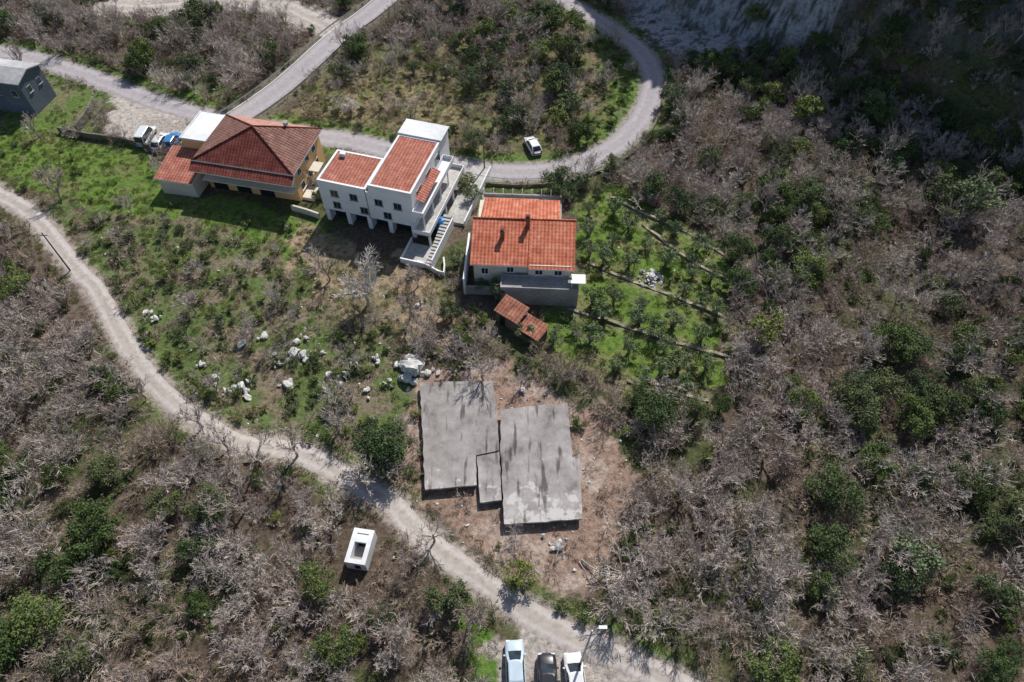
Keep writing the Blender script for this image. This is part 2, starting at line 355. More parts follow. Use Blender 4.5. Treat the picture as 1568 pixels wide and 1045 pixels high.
# ------------------------------------------------------------------ shed E
E=Fr((756,474),(792,496),(808,478),2.3,"stone_tool_shed");e_=E.e
e1=E.W;e2=max(E.D,2.5)
b=MB();b.box(.2,e1-.1,.2,e2-.2,-1,2.1,0);b.box(e1-.1,e1*1.85,.0,e2-.5,-1,1.6,0);b.obj("walls",[m_stone],e_)
b=MB();b.slabpoly([V(0,0,2.2),V(e1,0,2.2),V(e1,e2,2.9),V(0,e2,2.9)],.1,0);b.slabpoly([V(e1+.02,-.2,1.7),V(e1*1.9,-.2,1.7),V(e1*1.9,e2-.3,2.2),V(e1+.02,e2-.3,2.2)],.1,0)
b.obj("roof",[m_tileOld],e_,uv=True)
b=MB();b.box(.8,1.6,.14,.19,-.5,1.6,0);b.obj("door",[m_dark],e_);RECTS.append((E,-.5,e1*2,-1.5,e2+.5))
# ------------------------------------------------------------------ roofless white hut
K=Fr((527,861),(559,866),(573,813),1.8,"roofless_white_hut");k1,k2=K.W,K.D
b=MB();t=.45;b.box(0,k1,0,t,-1.5,1.8,0);b.box(0,t,t,k2-t,-1.5,1.8,0);b.box(0,k1,k2-t,k2,-1.5,1.8,0);b.box(k1-t,k1,t,k2-t,-1.5,1.8,0)
b.box(t,k1-t,k2*.62,k2-t,1.4,1.7,0);b.box(t,k1-t,t,k2*.62,-1,.5,1);b.box(.9,1.5,-.03,-.003,.4,1.3,2)
b.obj("walls",[m_whiteroof,m_conc,m_dark],K.e);RECTS.append((K,-.6,k1+.6,-1.2,k2+.3))
# ------------------------------------------------------------------ foundation slab
m,N,L,pb=base("weathered_slab_concrete");m_slab=m
tc=N.new('ShaderNodeTexCoord')
n1=N.new('ShaderNodeTexNoise');n1.inputs['Scale'].default_value=.42;n1.inputs['Detail'].default_value=12;n1.inputs['Roughness'].default_value=.68;L.new(tc.outputs['Object'],n1.inputs['Vector'])
r1=ramp(N,[(.32,(.13,.115,.108)),(.43,(.235,.212,.202)),(.55,(.31,.285,.272)),(.68,(.41,.385,.365))]);L.new(n1.outputs['Fac'],r1.inputs[0])
n2=N.new('ShaderNodeTexNoise');n2.inputs['Scale'].default_value=.8;n2.inputs['Detail'].default_value=9;n2.inputs['Roughness'].default_value=.68;L.new(tc.outputs['Object'],n2.inputs['Vector'])
sp=N.new('ShaderNodeSeparateXYZ');L.new(tc.outputs['Object'],sp.inputs[0])
mr=N.new('ShaderNodeMapRange');mr.inputs[1].default_value=33;mr.inputs[2].default_value=26.5;mr.inputs[3].default_value=-.16;mr.inputs[4].default_value=.06;L.new(sp.outputs[1],mr.inputs[0])
ad=N.new('ShaderNodeMath');ad.operation='ADD';L.new(n2.outputs['Fac'],ad.inputs[0]);L.new(mr.outputs[0],ad.inputs[1])
r2=ramp(N,[(.47,(0,0,0)),(.53,(.9,.9,.9))]);L.new(ad.outputs[0],r2.inputs[0])
mx=N.new('ShaderNodeMix');mx.data_type='RGBA';L.new(r2.outputs[0],mx.inputs[0]);L.new(r1.outputs[0],mx.inputs[6]);mx.inputs[7].default_value=(.5,.475,.455,1)
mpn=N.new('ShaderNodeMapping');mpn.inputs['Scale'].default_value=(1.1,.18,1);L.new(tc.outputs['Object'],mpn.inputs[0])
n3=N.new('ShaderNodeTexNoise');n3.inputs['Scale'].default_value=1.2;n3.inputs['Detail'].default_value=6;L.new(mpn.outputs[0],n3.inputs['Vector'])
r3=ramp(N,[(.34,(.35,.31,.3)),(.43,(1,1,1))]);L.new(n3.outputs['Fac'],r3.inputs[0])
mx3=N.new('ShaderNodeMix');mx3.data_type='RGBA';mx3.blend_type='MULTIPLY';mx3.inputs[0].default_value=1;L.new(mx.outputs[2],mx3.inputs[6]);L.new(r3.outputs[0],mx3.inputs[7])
L.new(mx3.outputs[2],pb.inputs['Base Color']);pb.inputs['Roughness'].default_value=.85
SL=[]
se=empty("concrete_foundation_slab",(0,0,0))
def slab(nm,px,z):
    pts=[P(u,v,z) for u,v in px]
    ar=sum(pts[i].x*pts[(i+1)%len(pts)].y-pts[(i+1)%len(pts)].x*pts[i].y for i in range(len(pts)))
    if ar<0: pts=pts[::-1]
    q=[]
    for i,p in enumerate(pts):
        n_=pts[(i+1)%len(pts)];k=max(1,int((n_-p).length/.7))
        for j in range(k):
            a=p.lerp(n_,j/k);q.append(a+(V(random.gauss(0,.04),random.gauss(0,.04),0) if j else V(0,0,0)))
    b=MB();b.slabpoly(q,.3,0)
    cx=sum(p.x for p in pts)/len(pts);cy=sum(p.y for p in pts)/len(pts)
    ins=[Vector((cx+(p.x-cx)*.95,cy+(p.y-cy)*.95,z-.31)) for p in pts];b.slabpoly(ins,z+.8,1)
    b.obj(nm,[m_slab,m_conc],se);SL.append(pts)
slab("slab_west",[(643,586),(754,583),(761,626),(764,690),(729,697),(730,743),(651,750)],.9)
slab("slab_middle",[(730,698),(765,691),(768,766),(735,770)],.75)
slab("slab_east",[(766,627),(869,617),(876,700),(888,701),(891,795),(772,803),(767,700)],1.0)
# ------------------------------------------------------------------ roads
TRK=smooth(GP([(-60,262),(-10,293),(50,330),(95,385),(150,450),(190,520),(240,590),(300,640),(370,680),(450,690),(520,725),(600,775),(650,825),(730,885),(800,935),(870,972),(950,1008),(1040,1052),(1120,1090)]))
PAV=smooth(GP([(-90,62),(0,80),(60,92),(130,115),(200,142),(290,172),(400,195),(470,207),(540,217),(620,236),(700,254),(770,264),(840,262),(900,246),(955,213),(990,165),(1000,118),(982,80),(940,46),(890,15),(840,-15),(800,-40)]))
UP=smooth(GP([(350,190),(420,143),(470,100),(520,55),(570,18),(620,-25)]))
LNE=smooth(GP([(165,12),(240,14),(330,5),(420,8),(470,22),(515,48)]))
def strip(name,pl,width,mat,off=.06,jit=.0,seed=0):
    b=MB();NA=7
    for i,p in enumerate(pl):
        d=(pl[min(i+1,len(pl)-1)]-pl[max(i-1,0)]).normalized();n=Vector((-d.y,d.x,0))
        wl=width/2*(1+jit*(vn(i*.35+seed,3.3)*2-1));wr=width/2*(1+jit*(vn(i*.35+seed,8.3)*2-1))
        for j in range(NA):
            t=j/(NA-1);q=p+n*(-wl+(wl+wr)*t)
            e=off if 0<j<NA-1 else -.05
            b.v.append((q.x,q.y,h1(q.x,q.y)+e))
    for i in range(len(pl)-1):
        for j in range(NA-1):
            a=i*NA+j;b.f.append([a+NA+1,a+NA,a,a+1]);b.m.append(0)
    o=b.obj(name,[mat],smooth=True);me=o.data
    ul=me.uv_layers.new(name='UVMap')
    idx=np.zeros(len(me.loops),int);me.loops.foreach_get('vertex_index',idx)
    uv=np.zeros((len(idx),2));uv[:,0]=(idx%NA)/(NA-1);uv[:,1]=(idx//NA);ul.data.foreach_set('uv',uv.ravel())
    return o
def roadmat(name,c1,c2,c3,mid,rut):
    m,N,L,pb=base(name);tc=N.new('ShaderNodeTexCoord')
    n=N.new('ShaderNodeTexNoise');n.inputs['Scale'].default_value=1.3;n.inputs['Detail'].default_value=10;n.inputs['Roughness'].default_value=.7;L.new(tc.outputs['Object'],n.inputs['Vector'])
    r=ramp(N,[(.3,c1),(.5,c2),(.7,c3)]);L.new(n.outputs['Fac'],r.inputs[0])
    sp=N.new('ShaderNodeSeparateXYZ');L.new(tc.outputs['UV'],sp.inputs[0])
    rr=ramp(N,[(0,rut),(.12,(.9,.9,.9)),(.27,(1.08,1.08,1.08)),(.42,mid),(.58,mid),(.73,(1.08,1.08,1.08)),(.88,(.9,.9,.9)),(1,rut)]);
    ad=N.new('ShaderNodeMath');ad.operation='MULTIPLY_ADD';ad.inputs[1].default_value=.22;L.new(n.outputs['Fac'],ad.inputs[0])
    sb=N.new('ShaderNodeMath');sb.operation='SUBTRACT';sb.inputs[1].default_value=.11;L.new(sp.outputs[0],sb.inputs[0]);L.new(sb.outputs[0],ad.inputs[2]);L.new(ad.outputs[0],rr.inputs[0])
    mx=N.new('ShaderNodeMix');mx.data_type='RGBA';mx.blend_type='MULTIPLY';mx.inputs[0].default_value=1;L.new(r.outputs[0],mx.inputs[6]);L.new(rr.outputs[0],mx.inputs[7])
    L.new(mx.outputs[2],pb.inputs['Base Color']);pb.inputs['Roughness'].default_value=.9;pb.inputs['Specular IOR Level'].default_value=.2
    bp=N.new('ShaderNodeBump');bp.inputs['Distance'].default_value=.03;L.new(n.outputs['Fac'],bp.inputs['Height']);L.new(bp.outputs[0],pb.inputs['Normal'])
    return m
m_track=roadmat("gravel_track",(.32,.28,.255),(.44,.395,.365),(.52,.475,.45),(.86,.85,.82),(.7,.62,.56))
m_asph=roadmat("worn_asphalt",(.3,.27,.275),(.36,.33,.34),(.41,.385,.39),(.95,.95,.95),(.78,.75,.73))
strip("gravel_track",TRK,2.75,m_track,jit=.18)
strip("paved_road",PAV,4.1,m_asph,jit=.06,seed=9)
strip("upper_road",UP,5.4,m_asph,off=.1,jit=.02,seed=3)
strip("gravel_lane",LNE,4.6,m_track,off=.07,jit=.3,seed=5)
def offs(pl,o):
    out=[]
    for i,p in enumerate(pl):
        d=(pl[min(i+1,len(pl)-1)]-pl[max(i-1,0)]).normalized();out.append(p+Vector((-d.y,d.x,0))*o)
    return out
b=MB()
for o in(-2.3,2.3):
    q=offs(UP,o)
    for i in range(len(q)-1):
        d=(q[i+1]-q[i]).normalized();n=Vector((-d.y,d.x,0))*.07
        pp=[q[i]-n,q[i+1]-n,q[i+1]+n,q[i]+n];b.poly([(p.x,p.y,h1(p.x,p.y)+.108) for p in pp],0)
b.obj("road_edge_lines",[m_white])
def wall(name,pl,hh,th,mat,jit=.0,base_=-.8):
    b=MB();n=len(pl)
    for i,p in enumerate(pl):
        d=(pl[min(i+1,n-1)]-pl[max(i-1,0)]).normalized();q=Vector((-d.y,d.x,0))*th/2
        z=h1(p.x,p.y);t=z+hh*(1+jit*(random.random()*2-1))
        for s,zz in((-1,z+base_),(-1,t),(1,t),(1,z+base_)):
            b.v.append((p.x+q.x*s,p.y+q.y*s,zz))
    for i in range(n-1):
        for j in range(3): b.f.append([i*4+j,(i+1)*4+j,(i+1)*4+j+1,i*4+j+1]);b.m.append(0)
    b.f.append([0,1,2,3]);b.m.append(0);k=(n-1)*4;b.f.append([k+3,k+2,k+1,k]);b.m.append(0)
    return b.obj(name,[mat])
def rail(name,pl,hh,mat,sp=2.0,rails=(.6,),r=.04,w=.28):
    b=MB();acc=0
    for i in range(len(pl)-1):
        p=pl[i];q=pl[i+1];zp=h1(p.x,p.y);zq=h1(q.x,q.y)
        for rz in rails:
            d=(q-p).normalized();n=Vector((-d.y,d.x,0))*.03
            b.poly([(p.x-n.x,p.y-n.y,zp+rz-w/2),(q.x-n.x,q.y-n.y,zq+rz-w/2),(q.x+n.x,q.y+n.y,zq+rz+w/2),(p.x+n.x,p.y+n.y,zp+rz+w/2)],0)
        acc+=(q-p).length
        if acc>=sp: acc=0;b.tube([Vector((p.x,p.y,zp-.3)),Vector((p.x,p.y,zp+hh))],[r,r],4,0,True)
    return b.obj(name,[mat])
rail("guardrail",offs(UP,2.9),.8,m_metal);rail("guardrail",offs(UP,-2.9),.8,m_metal)
wall("roadside_wall",smooth(GP([(745,283),(800,286),(860,281),(915,265),(972,233),(1008,180),(1020,118)])),.5,.35,m_stone,.12)
rail("roadside_railing",smooth(GP([(700,270),(745,280),(800,284),(860,279),(915,263)])),1.2,m_metal,1.5,(1.15,),.03,.05)
wall("garden_wall",smooth(GP([(92,203),(140,212),(190,219),(240,232)])),1.0,.3,m_stone,.05)
wall("retaining_wall",smooth(GP([(147,162),(136,182),(120,204)])),1.4,.35,m_stone,.02)
wall("boundary_wall",smooth(GP([(448,322),(470,328),(490,335)])),1.0,.25,m_cream)
wall("boundary_wall",smooth(GP([(640,405),(660,414),(680,423),(680,400)])),.8,.2,m_white)
TW=[smooth(GP(l)) for l in ([(900,403),(960,428),(1040,458),(1118,490)],[(870,474),(930,492),(1010,518),(1112,547)],[(935,302),(990,330),(1050,355),(1110,392)],[(960,585),(1020,598),(1085,615)],[(985,345),(1050,395),(1115,430)])]
for l in TW: wall("terrace_wall",l,.22,.38,m_terr,.8)
# ------------------------------------------------------------------ zones
Z=lambda l:[(p.x,p.y) for p in GP(l)]
z_grassL=Z([(-40,180),(90,205),(245,235),(240,285),(440,325),(500,350),(480,400),(400,375),(330,352),(180,325),(80,300),(-40,262)])
z_scrub=Z([(30,300),(180,322),(330,348),(480,400),(520,470),(640,555),(640,640),(560,700),(450,680),(330,650),(230,560),(170,470),(100,390)])
z_dry=Z([(450,340),(560,385),(690,425),(690,520),(600,525),(520,475),(440,400)])
z_gard=Z([(860,300),(930,285),(1010,325),(1120,375),(1120,490),(1090,618),(960,592),(865,560),(820,500),(840,450),(895,430),(885,340)])
z_dirt=Z([(632,590),(640,560),(760,560),(880,600),(955,660),(975,760),(935,860),(860,915),(770,880),(700,840),(630,770)])
z_mead=Z([(500,125),(620,110),(700,130),(765,180),(745,235),(640,205),(560,200),(480,190),(430,180)])
z_park=Z([(165,147),(250,165),(305,182),(285,222),(235,225),(150,205),(172,170)])
z_bpark=Z([(765,955),(880,985),(985,1030),(1000,1080),(765,1080)])
z_gt=Z([(160,-20),(310,-20),(300,22),(210,24)])
z_gt2=Z([(390,5),(515,20),(505,55),(440,40)])
z_curve=Z([(880,20),(960,90),(975,165),(905,235),(860,215),(930,160),(920,100)])
z_cliff=Z([(920,-40),(1300,-40),(1275,62),(1130,85),(1030,95),(960,30)])
z_gs=Z([(715,915),(770,965),(765,1080),(720,1060)])
z_tl=Z([(0,110),(165,145),(150,205),(90,205),(0,190)])
z_mid=Z([(545,75),(700,60),(880,30),(930,110),(905,235),(740,240),(620,205),(480,190),(440,140)])
z_ltop=Z([(130,100),(250,95),(420,150),(400,180),(250,150)])
z_patio=Z([(660,300),(700,265),(720,300),(705,330),(690,340)])
CLR=[(G(u_,v_),r_) for u_,v_,r_ in((816,228,3.2),(812,245,3.0),(674,356,1.8),(672,378,1.5),(548,880,1.5),(995,428,2.2),(995,445,1.5),(630,590,1.8))]
# ------------------------------------------------------------------ terrain mesh
def axis(a,b,step,out):
    c=np.arange(a,b+step/2,step);e=[];s=step;x=b
    while x<out: s*=1.35;x+=s;e.append(x)
    f=[];s=step;x=a
    while x>-out: s*=1.35;x-=s;f.append(x)
    return np.array(f[::-1]+list(c)+e)
ax=axis(-112,118,.5,2500);ay=axis(4,168,.5,2500)
X,Y=np.meshgrid(ax,ay);Hh=hgt(X,Y)
nx,ny=len(ax),len(ay)
co=np.stack([X.ravel(),Y.ravel(),Hh.ravel()],1)
ii=(np.arange(ny-1)[:,None]*nx+np.arange(nx-1)[None,:]).ravel()
fc=np.stack([ii,ii+1,ii+nx+1,ii+nx],1)
me=bpy.data.meshes.new("hillside_ground");me.vertices.add(len(co));me.vertices.foreach_set('co',co.ravel())
me.loops.add(fc.size);me.loops.foreach_set('vertex_index',fc.ravel().astype(np.int32));me.polygons.add(len(fc))
me.polygons.foreach_set('loop_start',np.arange(len(fc),dtype=np.int32)*4)
try: me.polygons.foreach_set('loop_total',np.full(len(fc),4,dtype=np.int32))
except Exception: pass
me.polygons.foreach_set('use_smooth',np.ones(len(fc),bool));me.update(calc_edges=True)
col=np.zeros((ny,nx,3))
nA=fbm(X/3,Y/3);nB=fbm(X/9+50,Y/9+20);nC=fbm(X/1.2+9,Y/1.2)
XJ=X+3*(fbm(X/2.5+7,Y/2.5)-.5)*2;YJ=Y+3*(fbm(X/2.5+70,Y/2.5+33)-.5)*2
def mixc(mask,c,blend=1.0):
    global col
    k=(mask*blend)[...,None];col[:]=col*(1-k)+np.array(c)*k
col[:]=np.array([.115,.088,.066])
mixc(ss(.48,.62,nB),(.085,.098,.042));mixc(ss(.55,.7,nA),(.175,.137,.11),.8)
P_=lambda z:inpoly(z,XJ,YJ).astype(float)
def zone(z,c,c2,t=.5,blend=1):
    k=P_(z)*blend;mixc(k,c);mixc(k*ss(t-.08,t+.08,nA*.6+nC*.4),c2)
grass=(.12,.19,.04)
zone(z_mid,(.11,.13,.05),(.18,.15,.09),.48)
zone(z_ltop,(.11,.17,.045),(.17,.145,.08),.54)
zone(z_scrub,(.11,.15,.05),(.2,.165,.115),.5)
zone(z_grassL,grass,(.165,.17,.07),.56)
zone(z_dry,(.32,.245,.165),(.165,.16,.078),.55)
zone(z_gard,grass,(.18,.185,.08),.56)
zone(z_mead,(.24,.2,.115),(.135,.145,.06),.52)
zone(z_dirt,(.3,.21,.165),(.42,.335,.285),.55)
zone(z_curve,grass,(.135,.155,.06),.54,.9)
zone(z_gs,(.11,.2,.04),(.145,.18,.055),.6)
zone(z_tl,(.115,.175,.045),(.19,.17,.1),.53,.9)
DT=pdist(TRK,X,Y);DP=pdist(PAV,X,Y);DU=pdist(UP,X,Y);DL=pdist(LNE,X,Y)
sh=ss(3.6,2.0,DT+1.5*(nA-.5))
mixc(sh*ss(.35,.6,nB),(.12,.175,.05));mixc(ss(2.1,1.4,DT+.9*(nC-.5)),(.36,.31,.27))
mixc(ss(5,3.0,DP+2*(nA-.5)),(.115,.185,.045),.85);mixc(ss(2.7,2.0,DP+.9*(nC-.5)),(.32,.29,.26))
mixc(ss(5,3.2,DU),(.16,.145,.1));mixc(ss(3.2,2.4,DL+(nC-.5)),(.44,.4,.36))
for zz in(z_park,z_bpark,z_gt,z_gt2,z_patio): zone(zz,(.45,.405,.37),(.35,.31,.28),.55)
for l in TW:
    d_=pdist(l,X,Y);mixc(ss(1.2,.3,d_+.9*(nC-.5)),(.24,.22,.13),.8)
dm=.608*X+.794*Y-116.5
mixc(ss(0,6,dm)*ss(.35,.5,nA)*ss(18,30,X),(.14,.15,.15),.8)
crack=np.abs(fbm(X/2.4+4,Y/2.4+6,4)*2-1)
mixc(P_(z_cliff)*ss(20,24,X),(.36,.365,.38));mixc(P_(z_cliff)*ss(20,24,X)*ss(.52,.6,nC),(.16,.16,.15));mixc(P_(z_cliff)*ss(20,24,X)*ss(.07,.02,crack),(.07,.07,.07))
ca=me.color_attributes.new(name='gcol',type='FLOAT_COLOR',domain='POINT')
ca.data.foreach_set('color',np.concatenate([col,np.ones((ny,nx,1))],2).ravel().astype(np.float32))
m,N,L,pb=base("ground_soil_and_grass")
at=N.new('ShaderNodeAttribute');at.attribute_name='gcol';tc=N.new('ShaderNodeTexCoord')
n=N.new('ShaderNodeTexNoise');n.inputs['Scale'].default_value=1.7;n.inputs['Detail'].default_value=12;n.inputs['Roughness'].default_value=.8;L.new(tc.outputs['Object'],n.inputs['Vector'])
r=ramp(N,[(.33,(.3,.3,.3)),(.5,(1.05,1.05,1.05)),(.7,(1.8,1.7,1.6))]);L.new(n.outputs['Fac'],r.inputs[0])
mx=N.new('ShaderNodeMix');mx.data_type='RGBA';mx.blend_type='MULTIPLY';mx.inputs[0].default_value=1;L.new(at.outputs['Color'],mx.inputs[6]);L.new(r.outputs[0],mx.inputs[7])
v=N.new('ShaderNodeTexVoronoi');v.inputs['Scale'].default_value=2.2;L.new(tc.outputs['Object'],v.inputs['Vector'])
rv=ramp(N,[(.05,(1,1,1)),(.11,(0,0,0))]);L.new(v.outputs['Distance'],rv.inputs[0])
mx2=N.new('ShaderNodeMix');mx2.data_type='RGBA';L.new(rv.outputs[0],mx2.inputs[0]);L.new(mx.outputs[2],mx2.inputs[6]);mx2.inputs[7].default_value=(.3,.28,.25,1)
L.new(mx2.outputs[2],pb.inputs['Base Color']);pb.inputs['Roughness'].default_value=.95;pb.inputs['Specular IOR Level'].default_value=.1
bp=N.new('ShaderNodeBump');bp.inputs['Distance'].default_value=.3;L.new(n.outputs['Fac'],bp.inputs['Height']);L.new(bp.outputs[0],pb.inputs['Normal'])
me.materials.append(m)
go=bpy.data.objects.new("hillside_ground",me);scene.collection.objects.link(go)
# ------------------------------------------------------------------ plants
def rv3(rg): return Vector((rg.gauss(0,1),rg.gauss(0,1),rg.gauss(0,1)))
def grow(mb,rg,p,d,Ln,r,lvl,mx,kids,up=.10,wob=.25,rmin=.013):
    n=4 if lvl<=1 else (3 if lvl<mx else 2);pts=[p.copy()];dd=d.copy();ds=[d.copy()]
    for i in range(n):
        dd=(dd+rv3(rg)*wob*.6+Vector((0,0,up))).normalized();p=p+dd*Ln/n;pts.append(p);ds.append(dd)
    rs=[max(rmin*.7,r*(1-.62*i/n)) for i in range(n+1)]
    if r>.035: mb.tube(pts,rs,4 if r>.07 else 3,0)
    else:
        s=dd.cross(Vector((rg.gauss(0,.5),rg.gauss(0,.5),1))).normalized();mb.ribbon(pts,[max(x,rmin) for x in rs],s,1 if lvl==mx else 0)
    if lvl<mx:
        for k in range(kids[lvl]):
            t=rg.uniform(.25,1.0)*n;i=min(int(t),n-1);q=pts[i].lerp(pts[i+1],t-i)
            cd=(ds[i+1]+rv3(rg).normalized()*rg.uniform(.45,.9)).normalized()
            if cd.z<-.1: cd.z*=-.3
            grow(mb,rg,q,cd.normalized(),Ln*rg.uniform(.42,.68),rs[i]*.6,lvl+1,mx,kids,up,wob,rmin)
def bare(seed,stems,Ln,spread,kids,r0,trunk=0,rmin=.013,up=.1):
    rg=random.Random(seed);mb=MB();o=Vector((0,0,-.2))
    if trunk:
        t=Vector((rg.uniform(-.2,.2),rg.uniform(-.2,.2),trunk));mb.tube([o,o.lerp(t,.5)+Vector((.08,.05,0)),t],[r0*1.6,r0*1.35,r0*1.2],6,0);o=t
    for s in range(stems):
        a=2*math.pi*(s+rg.random()*.6)/stems;k=spread*rg.uniform(.5,1.15)
        d=Vector((math.cos(a)*k,math.sin(a)*k,1)).normalized()
        grow(mb,rg,o+Vector((math.cos(a)*.15,math.sin(a)*.15,0))*(0 if trunk else 1),d,Ln*rg.uniform(.75,1.15),r0*rg.uniform(.7,1.1),0,len(kids),kids,up,.28,rmin)
    return mb
def leafy(seed,rad,ht,nb,nl,ls,trunk=.5,squash=.8):
    rg=random.Random(seed);mb=MB();cs=[]
    for i in range(nb):
        a=rg.uniform(0,6.28);q=rad*math.sqrt(rg.random())*.82;z=trunk+(ht-trunk)*(.25+.75*rg.random()*(1-.5*q/rad))
        cs.append((Vector((q*math.cos(a),q*math.sin(a),z)),rad*rg.uniform(.12,.36)))
    tot=sum(r*r for c,r in cs)
    for c,r in cs:
        mb.tube([Vector((0,0,-.2)),Vector((c.x*.35,c.y*.35,c.z*.5)),c],[.07,.045,.02],3,0)
        for k in range(int(nl*r*r/tot)):
            d=rv3(rg).normalized()
            if d.z<-.35: d.z=-d.z
            rr=r*rg.uniform(.45,1.3)*(1+.3*math.sin(5*d.x+seed)*math.cos(4*d.y))
            p=c+Vector((d.x*rr,d.y*rr,d.z*rr*squash))
            nn=(d*.6+rv3(rg)*.65+Vector((0,0,.3))).normalized();a=nn.cross(rv3(rg)).normalized();b_=nn.cross(a)
            s=ls*rg.uniform(.5,1.4);s2=s*rg.uniform(.4,.8)
            mb.poly([p-a*s,p-b_*s2,p+a*s,p+b_*s2],1)
    return mb
m_bark=inst_mat("grey_bark",[(.26,.23,.215),(.35,.31,.29),(.29,.245,.225),(.42,.38,.36)])
m_twig=inst_mat("twigs",[(.33,.28,.27),(.44,.385,.37),(.3,.235,.225),(.52,.465,.445),(.28,.23,.225)])
m_brtwig=inst_mat("brown_twigs",[(.27,.19,.16),(.34,.25,.21),(.23,.175,.125),(.3,.26,.17)])
m_palebark=inst_mat("pale_bark",[(.42,.39,.37),(.46,.43,.41)])
m_leaf=inst_mat("evergreen_leaf",[(.035,.065,.02),(.075,.11,.03),(.045,.075,.03),(.11,.145,.04),(.05,.075,.035),(.1,.12,.05)],nscale=2.5)
m_olive=inst_mat("olive_leaf",[(.11,.145,.07),(.15,.19,.1),(.1,.15,.055)],nscale=2)
m_bright=inst_mat("bright_leaf",[(.11,.165,.035),(.155,.2,.05),(.15,.16,.045)],nscale=2)
m_blossom=inst_mat("blossom",[(.46,.42,.41),(.55,.51,.5)],nscale=2)
m_grass=inst_mat("grass_blades",[(.1,.175,.03),(.14,.215,.04),(.12,.18,.04),(.18,.195,.075),(.2,.18,.09)],nscale=3)
m_straw=inst_mat("straw_blades",[(.27,.21,.13),(.34,.27,.17),(.2,.18,.09)],nscale=3)
lib=bpy.data.collections
def mkcol(name,items):
    c=lib.new(name)
    for i,(mb,mats) in enumerate(items):
        o=bpy.data.objects.new(name+"_form",mb.mesh(name+"_form",mats));c.objects.link(o)
    return c
bareF=[bare(s,6,2.2,.85,(5,5,4),.07,rmin=.0135) for s in range(5)]+[bare(s+20,6,2.3,.85,(5,5,4),.085,trunk=1.0,rmin=.0135) for s in range(4)]
c_bare=mkcol("bare_tree",[(b,[m_bark,m_twig]) for b in bareF])
c_red=mkcol("russet_tree",[(b,[m_bark,m_brtwig]) for b in bareF[:5]])
c_brown=mkcol("brown_brush",[(bare(s+50,8,.95,1.1,(5,5),.03,rmin=.012,up=.06),[m_bark,m_brtwig]) for s in range(5)])
c_green=mkcol("evergreen_tree",[(leafy(s,2.0,3.7,30,3400,.09,.4),[m_bark,m_leaf]) for s in range(7)])
c_bush=mkcol("low_bush",[(leafy(s+30,.95,1.1,13,800,.072,.1),[m_bark,m_leaf]) for s in range(5)])
c_bright=mkcol("bright_bush",[(leafy(s+60,1.0,1.3,13,800,.072,.2),[m_bark,m_bright]) for s in range(4)])
def tuft(seed,n,rad,hh,wd=.02):
    rg=random.Random(seed);mb=MB()
    for i in range(n):
        a=rg.uniform(0,6.28);q=rad*math.sqrt(rg.random());p=Vector((q*math.cos(a),q*math.sin(a),-.03));t=p+Vector((rg.gauss(0,.25),rg.gauss(0,.25),1))*hh*rg.uniform(.5,1.2)
        s=Vector((rg.gauss(0,1),rg.gauss(0,1),0)).normalized()*wd;mb.poly([p-s,p+s,t],0)
    return mb
c_grass=mkcol("grass_tuft",[(tuft(s,120,.55,.22,.03),[m_grass]) for s in range(4)])
c_straw=mkcol("straw_tuft",[(tuft(s+9,90,.5,.3,.025),[m_straw]) for s in range(4)])
def rock(seed):
    rg=random.Random(seed);import bmesh
    bm=bmesh.new();bmesh.ops.create_icosphere(bm,subdivisions=3,radius=.5)
    sx,sy,sz=rg.uniform(.8,1.4),rg.uniform(.7,1.1),rg.uniform(.5,.8)
    pl=[(rv3(rg).normalized(),rg.uniform(.24,.42)) for _ in range(12)]
    for v_ in bm.verts:
        for n_,d_ in pl:
            k=v_.co.dot(n_)-d_
            if k>0: v_.co-=n_*k
        v_.co+=rv3(rg)*.016;v_.co.x*=sx;v_.co.y*=sy;v_.co.z*=sz
    mb=MB();bm.verts.ensure_lookup_table();mb.v=[tuple(v_.co) for v_ in bm.verts];mb.f=[[q.index for q in f.verts] for f in bm.faces];mb.m=[0]*len(mb.f);bm.free();return mb
c_rock=mkcol("limestone_rock",[(rock(s),[m_lime]) for s in range(6)])
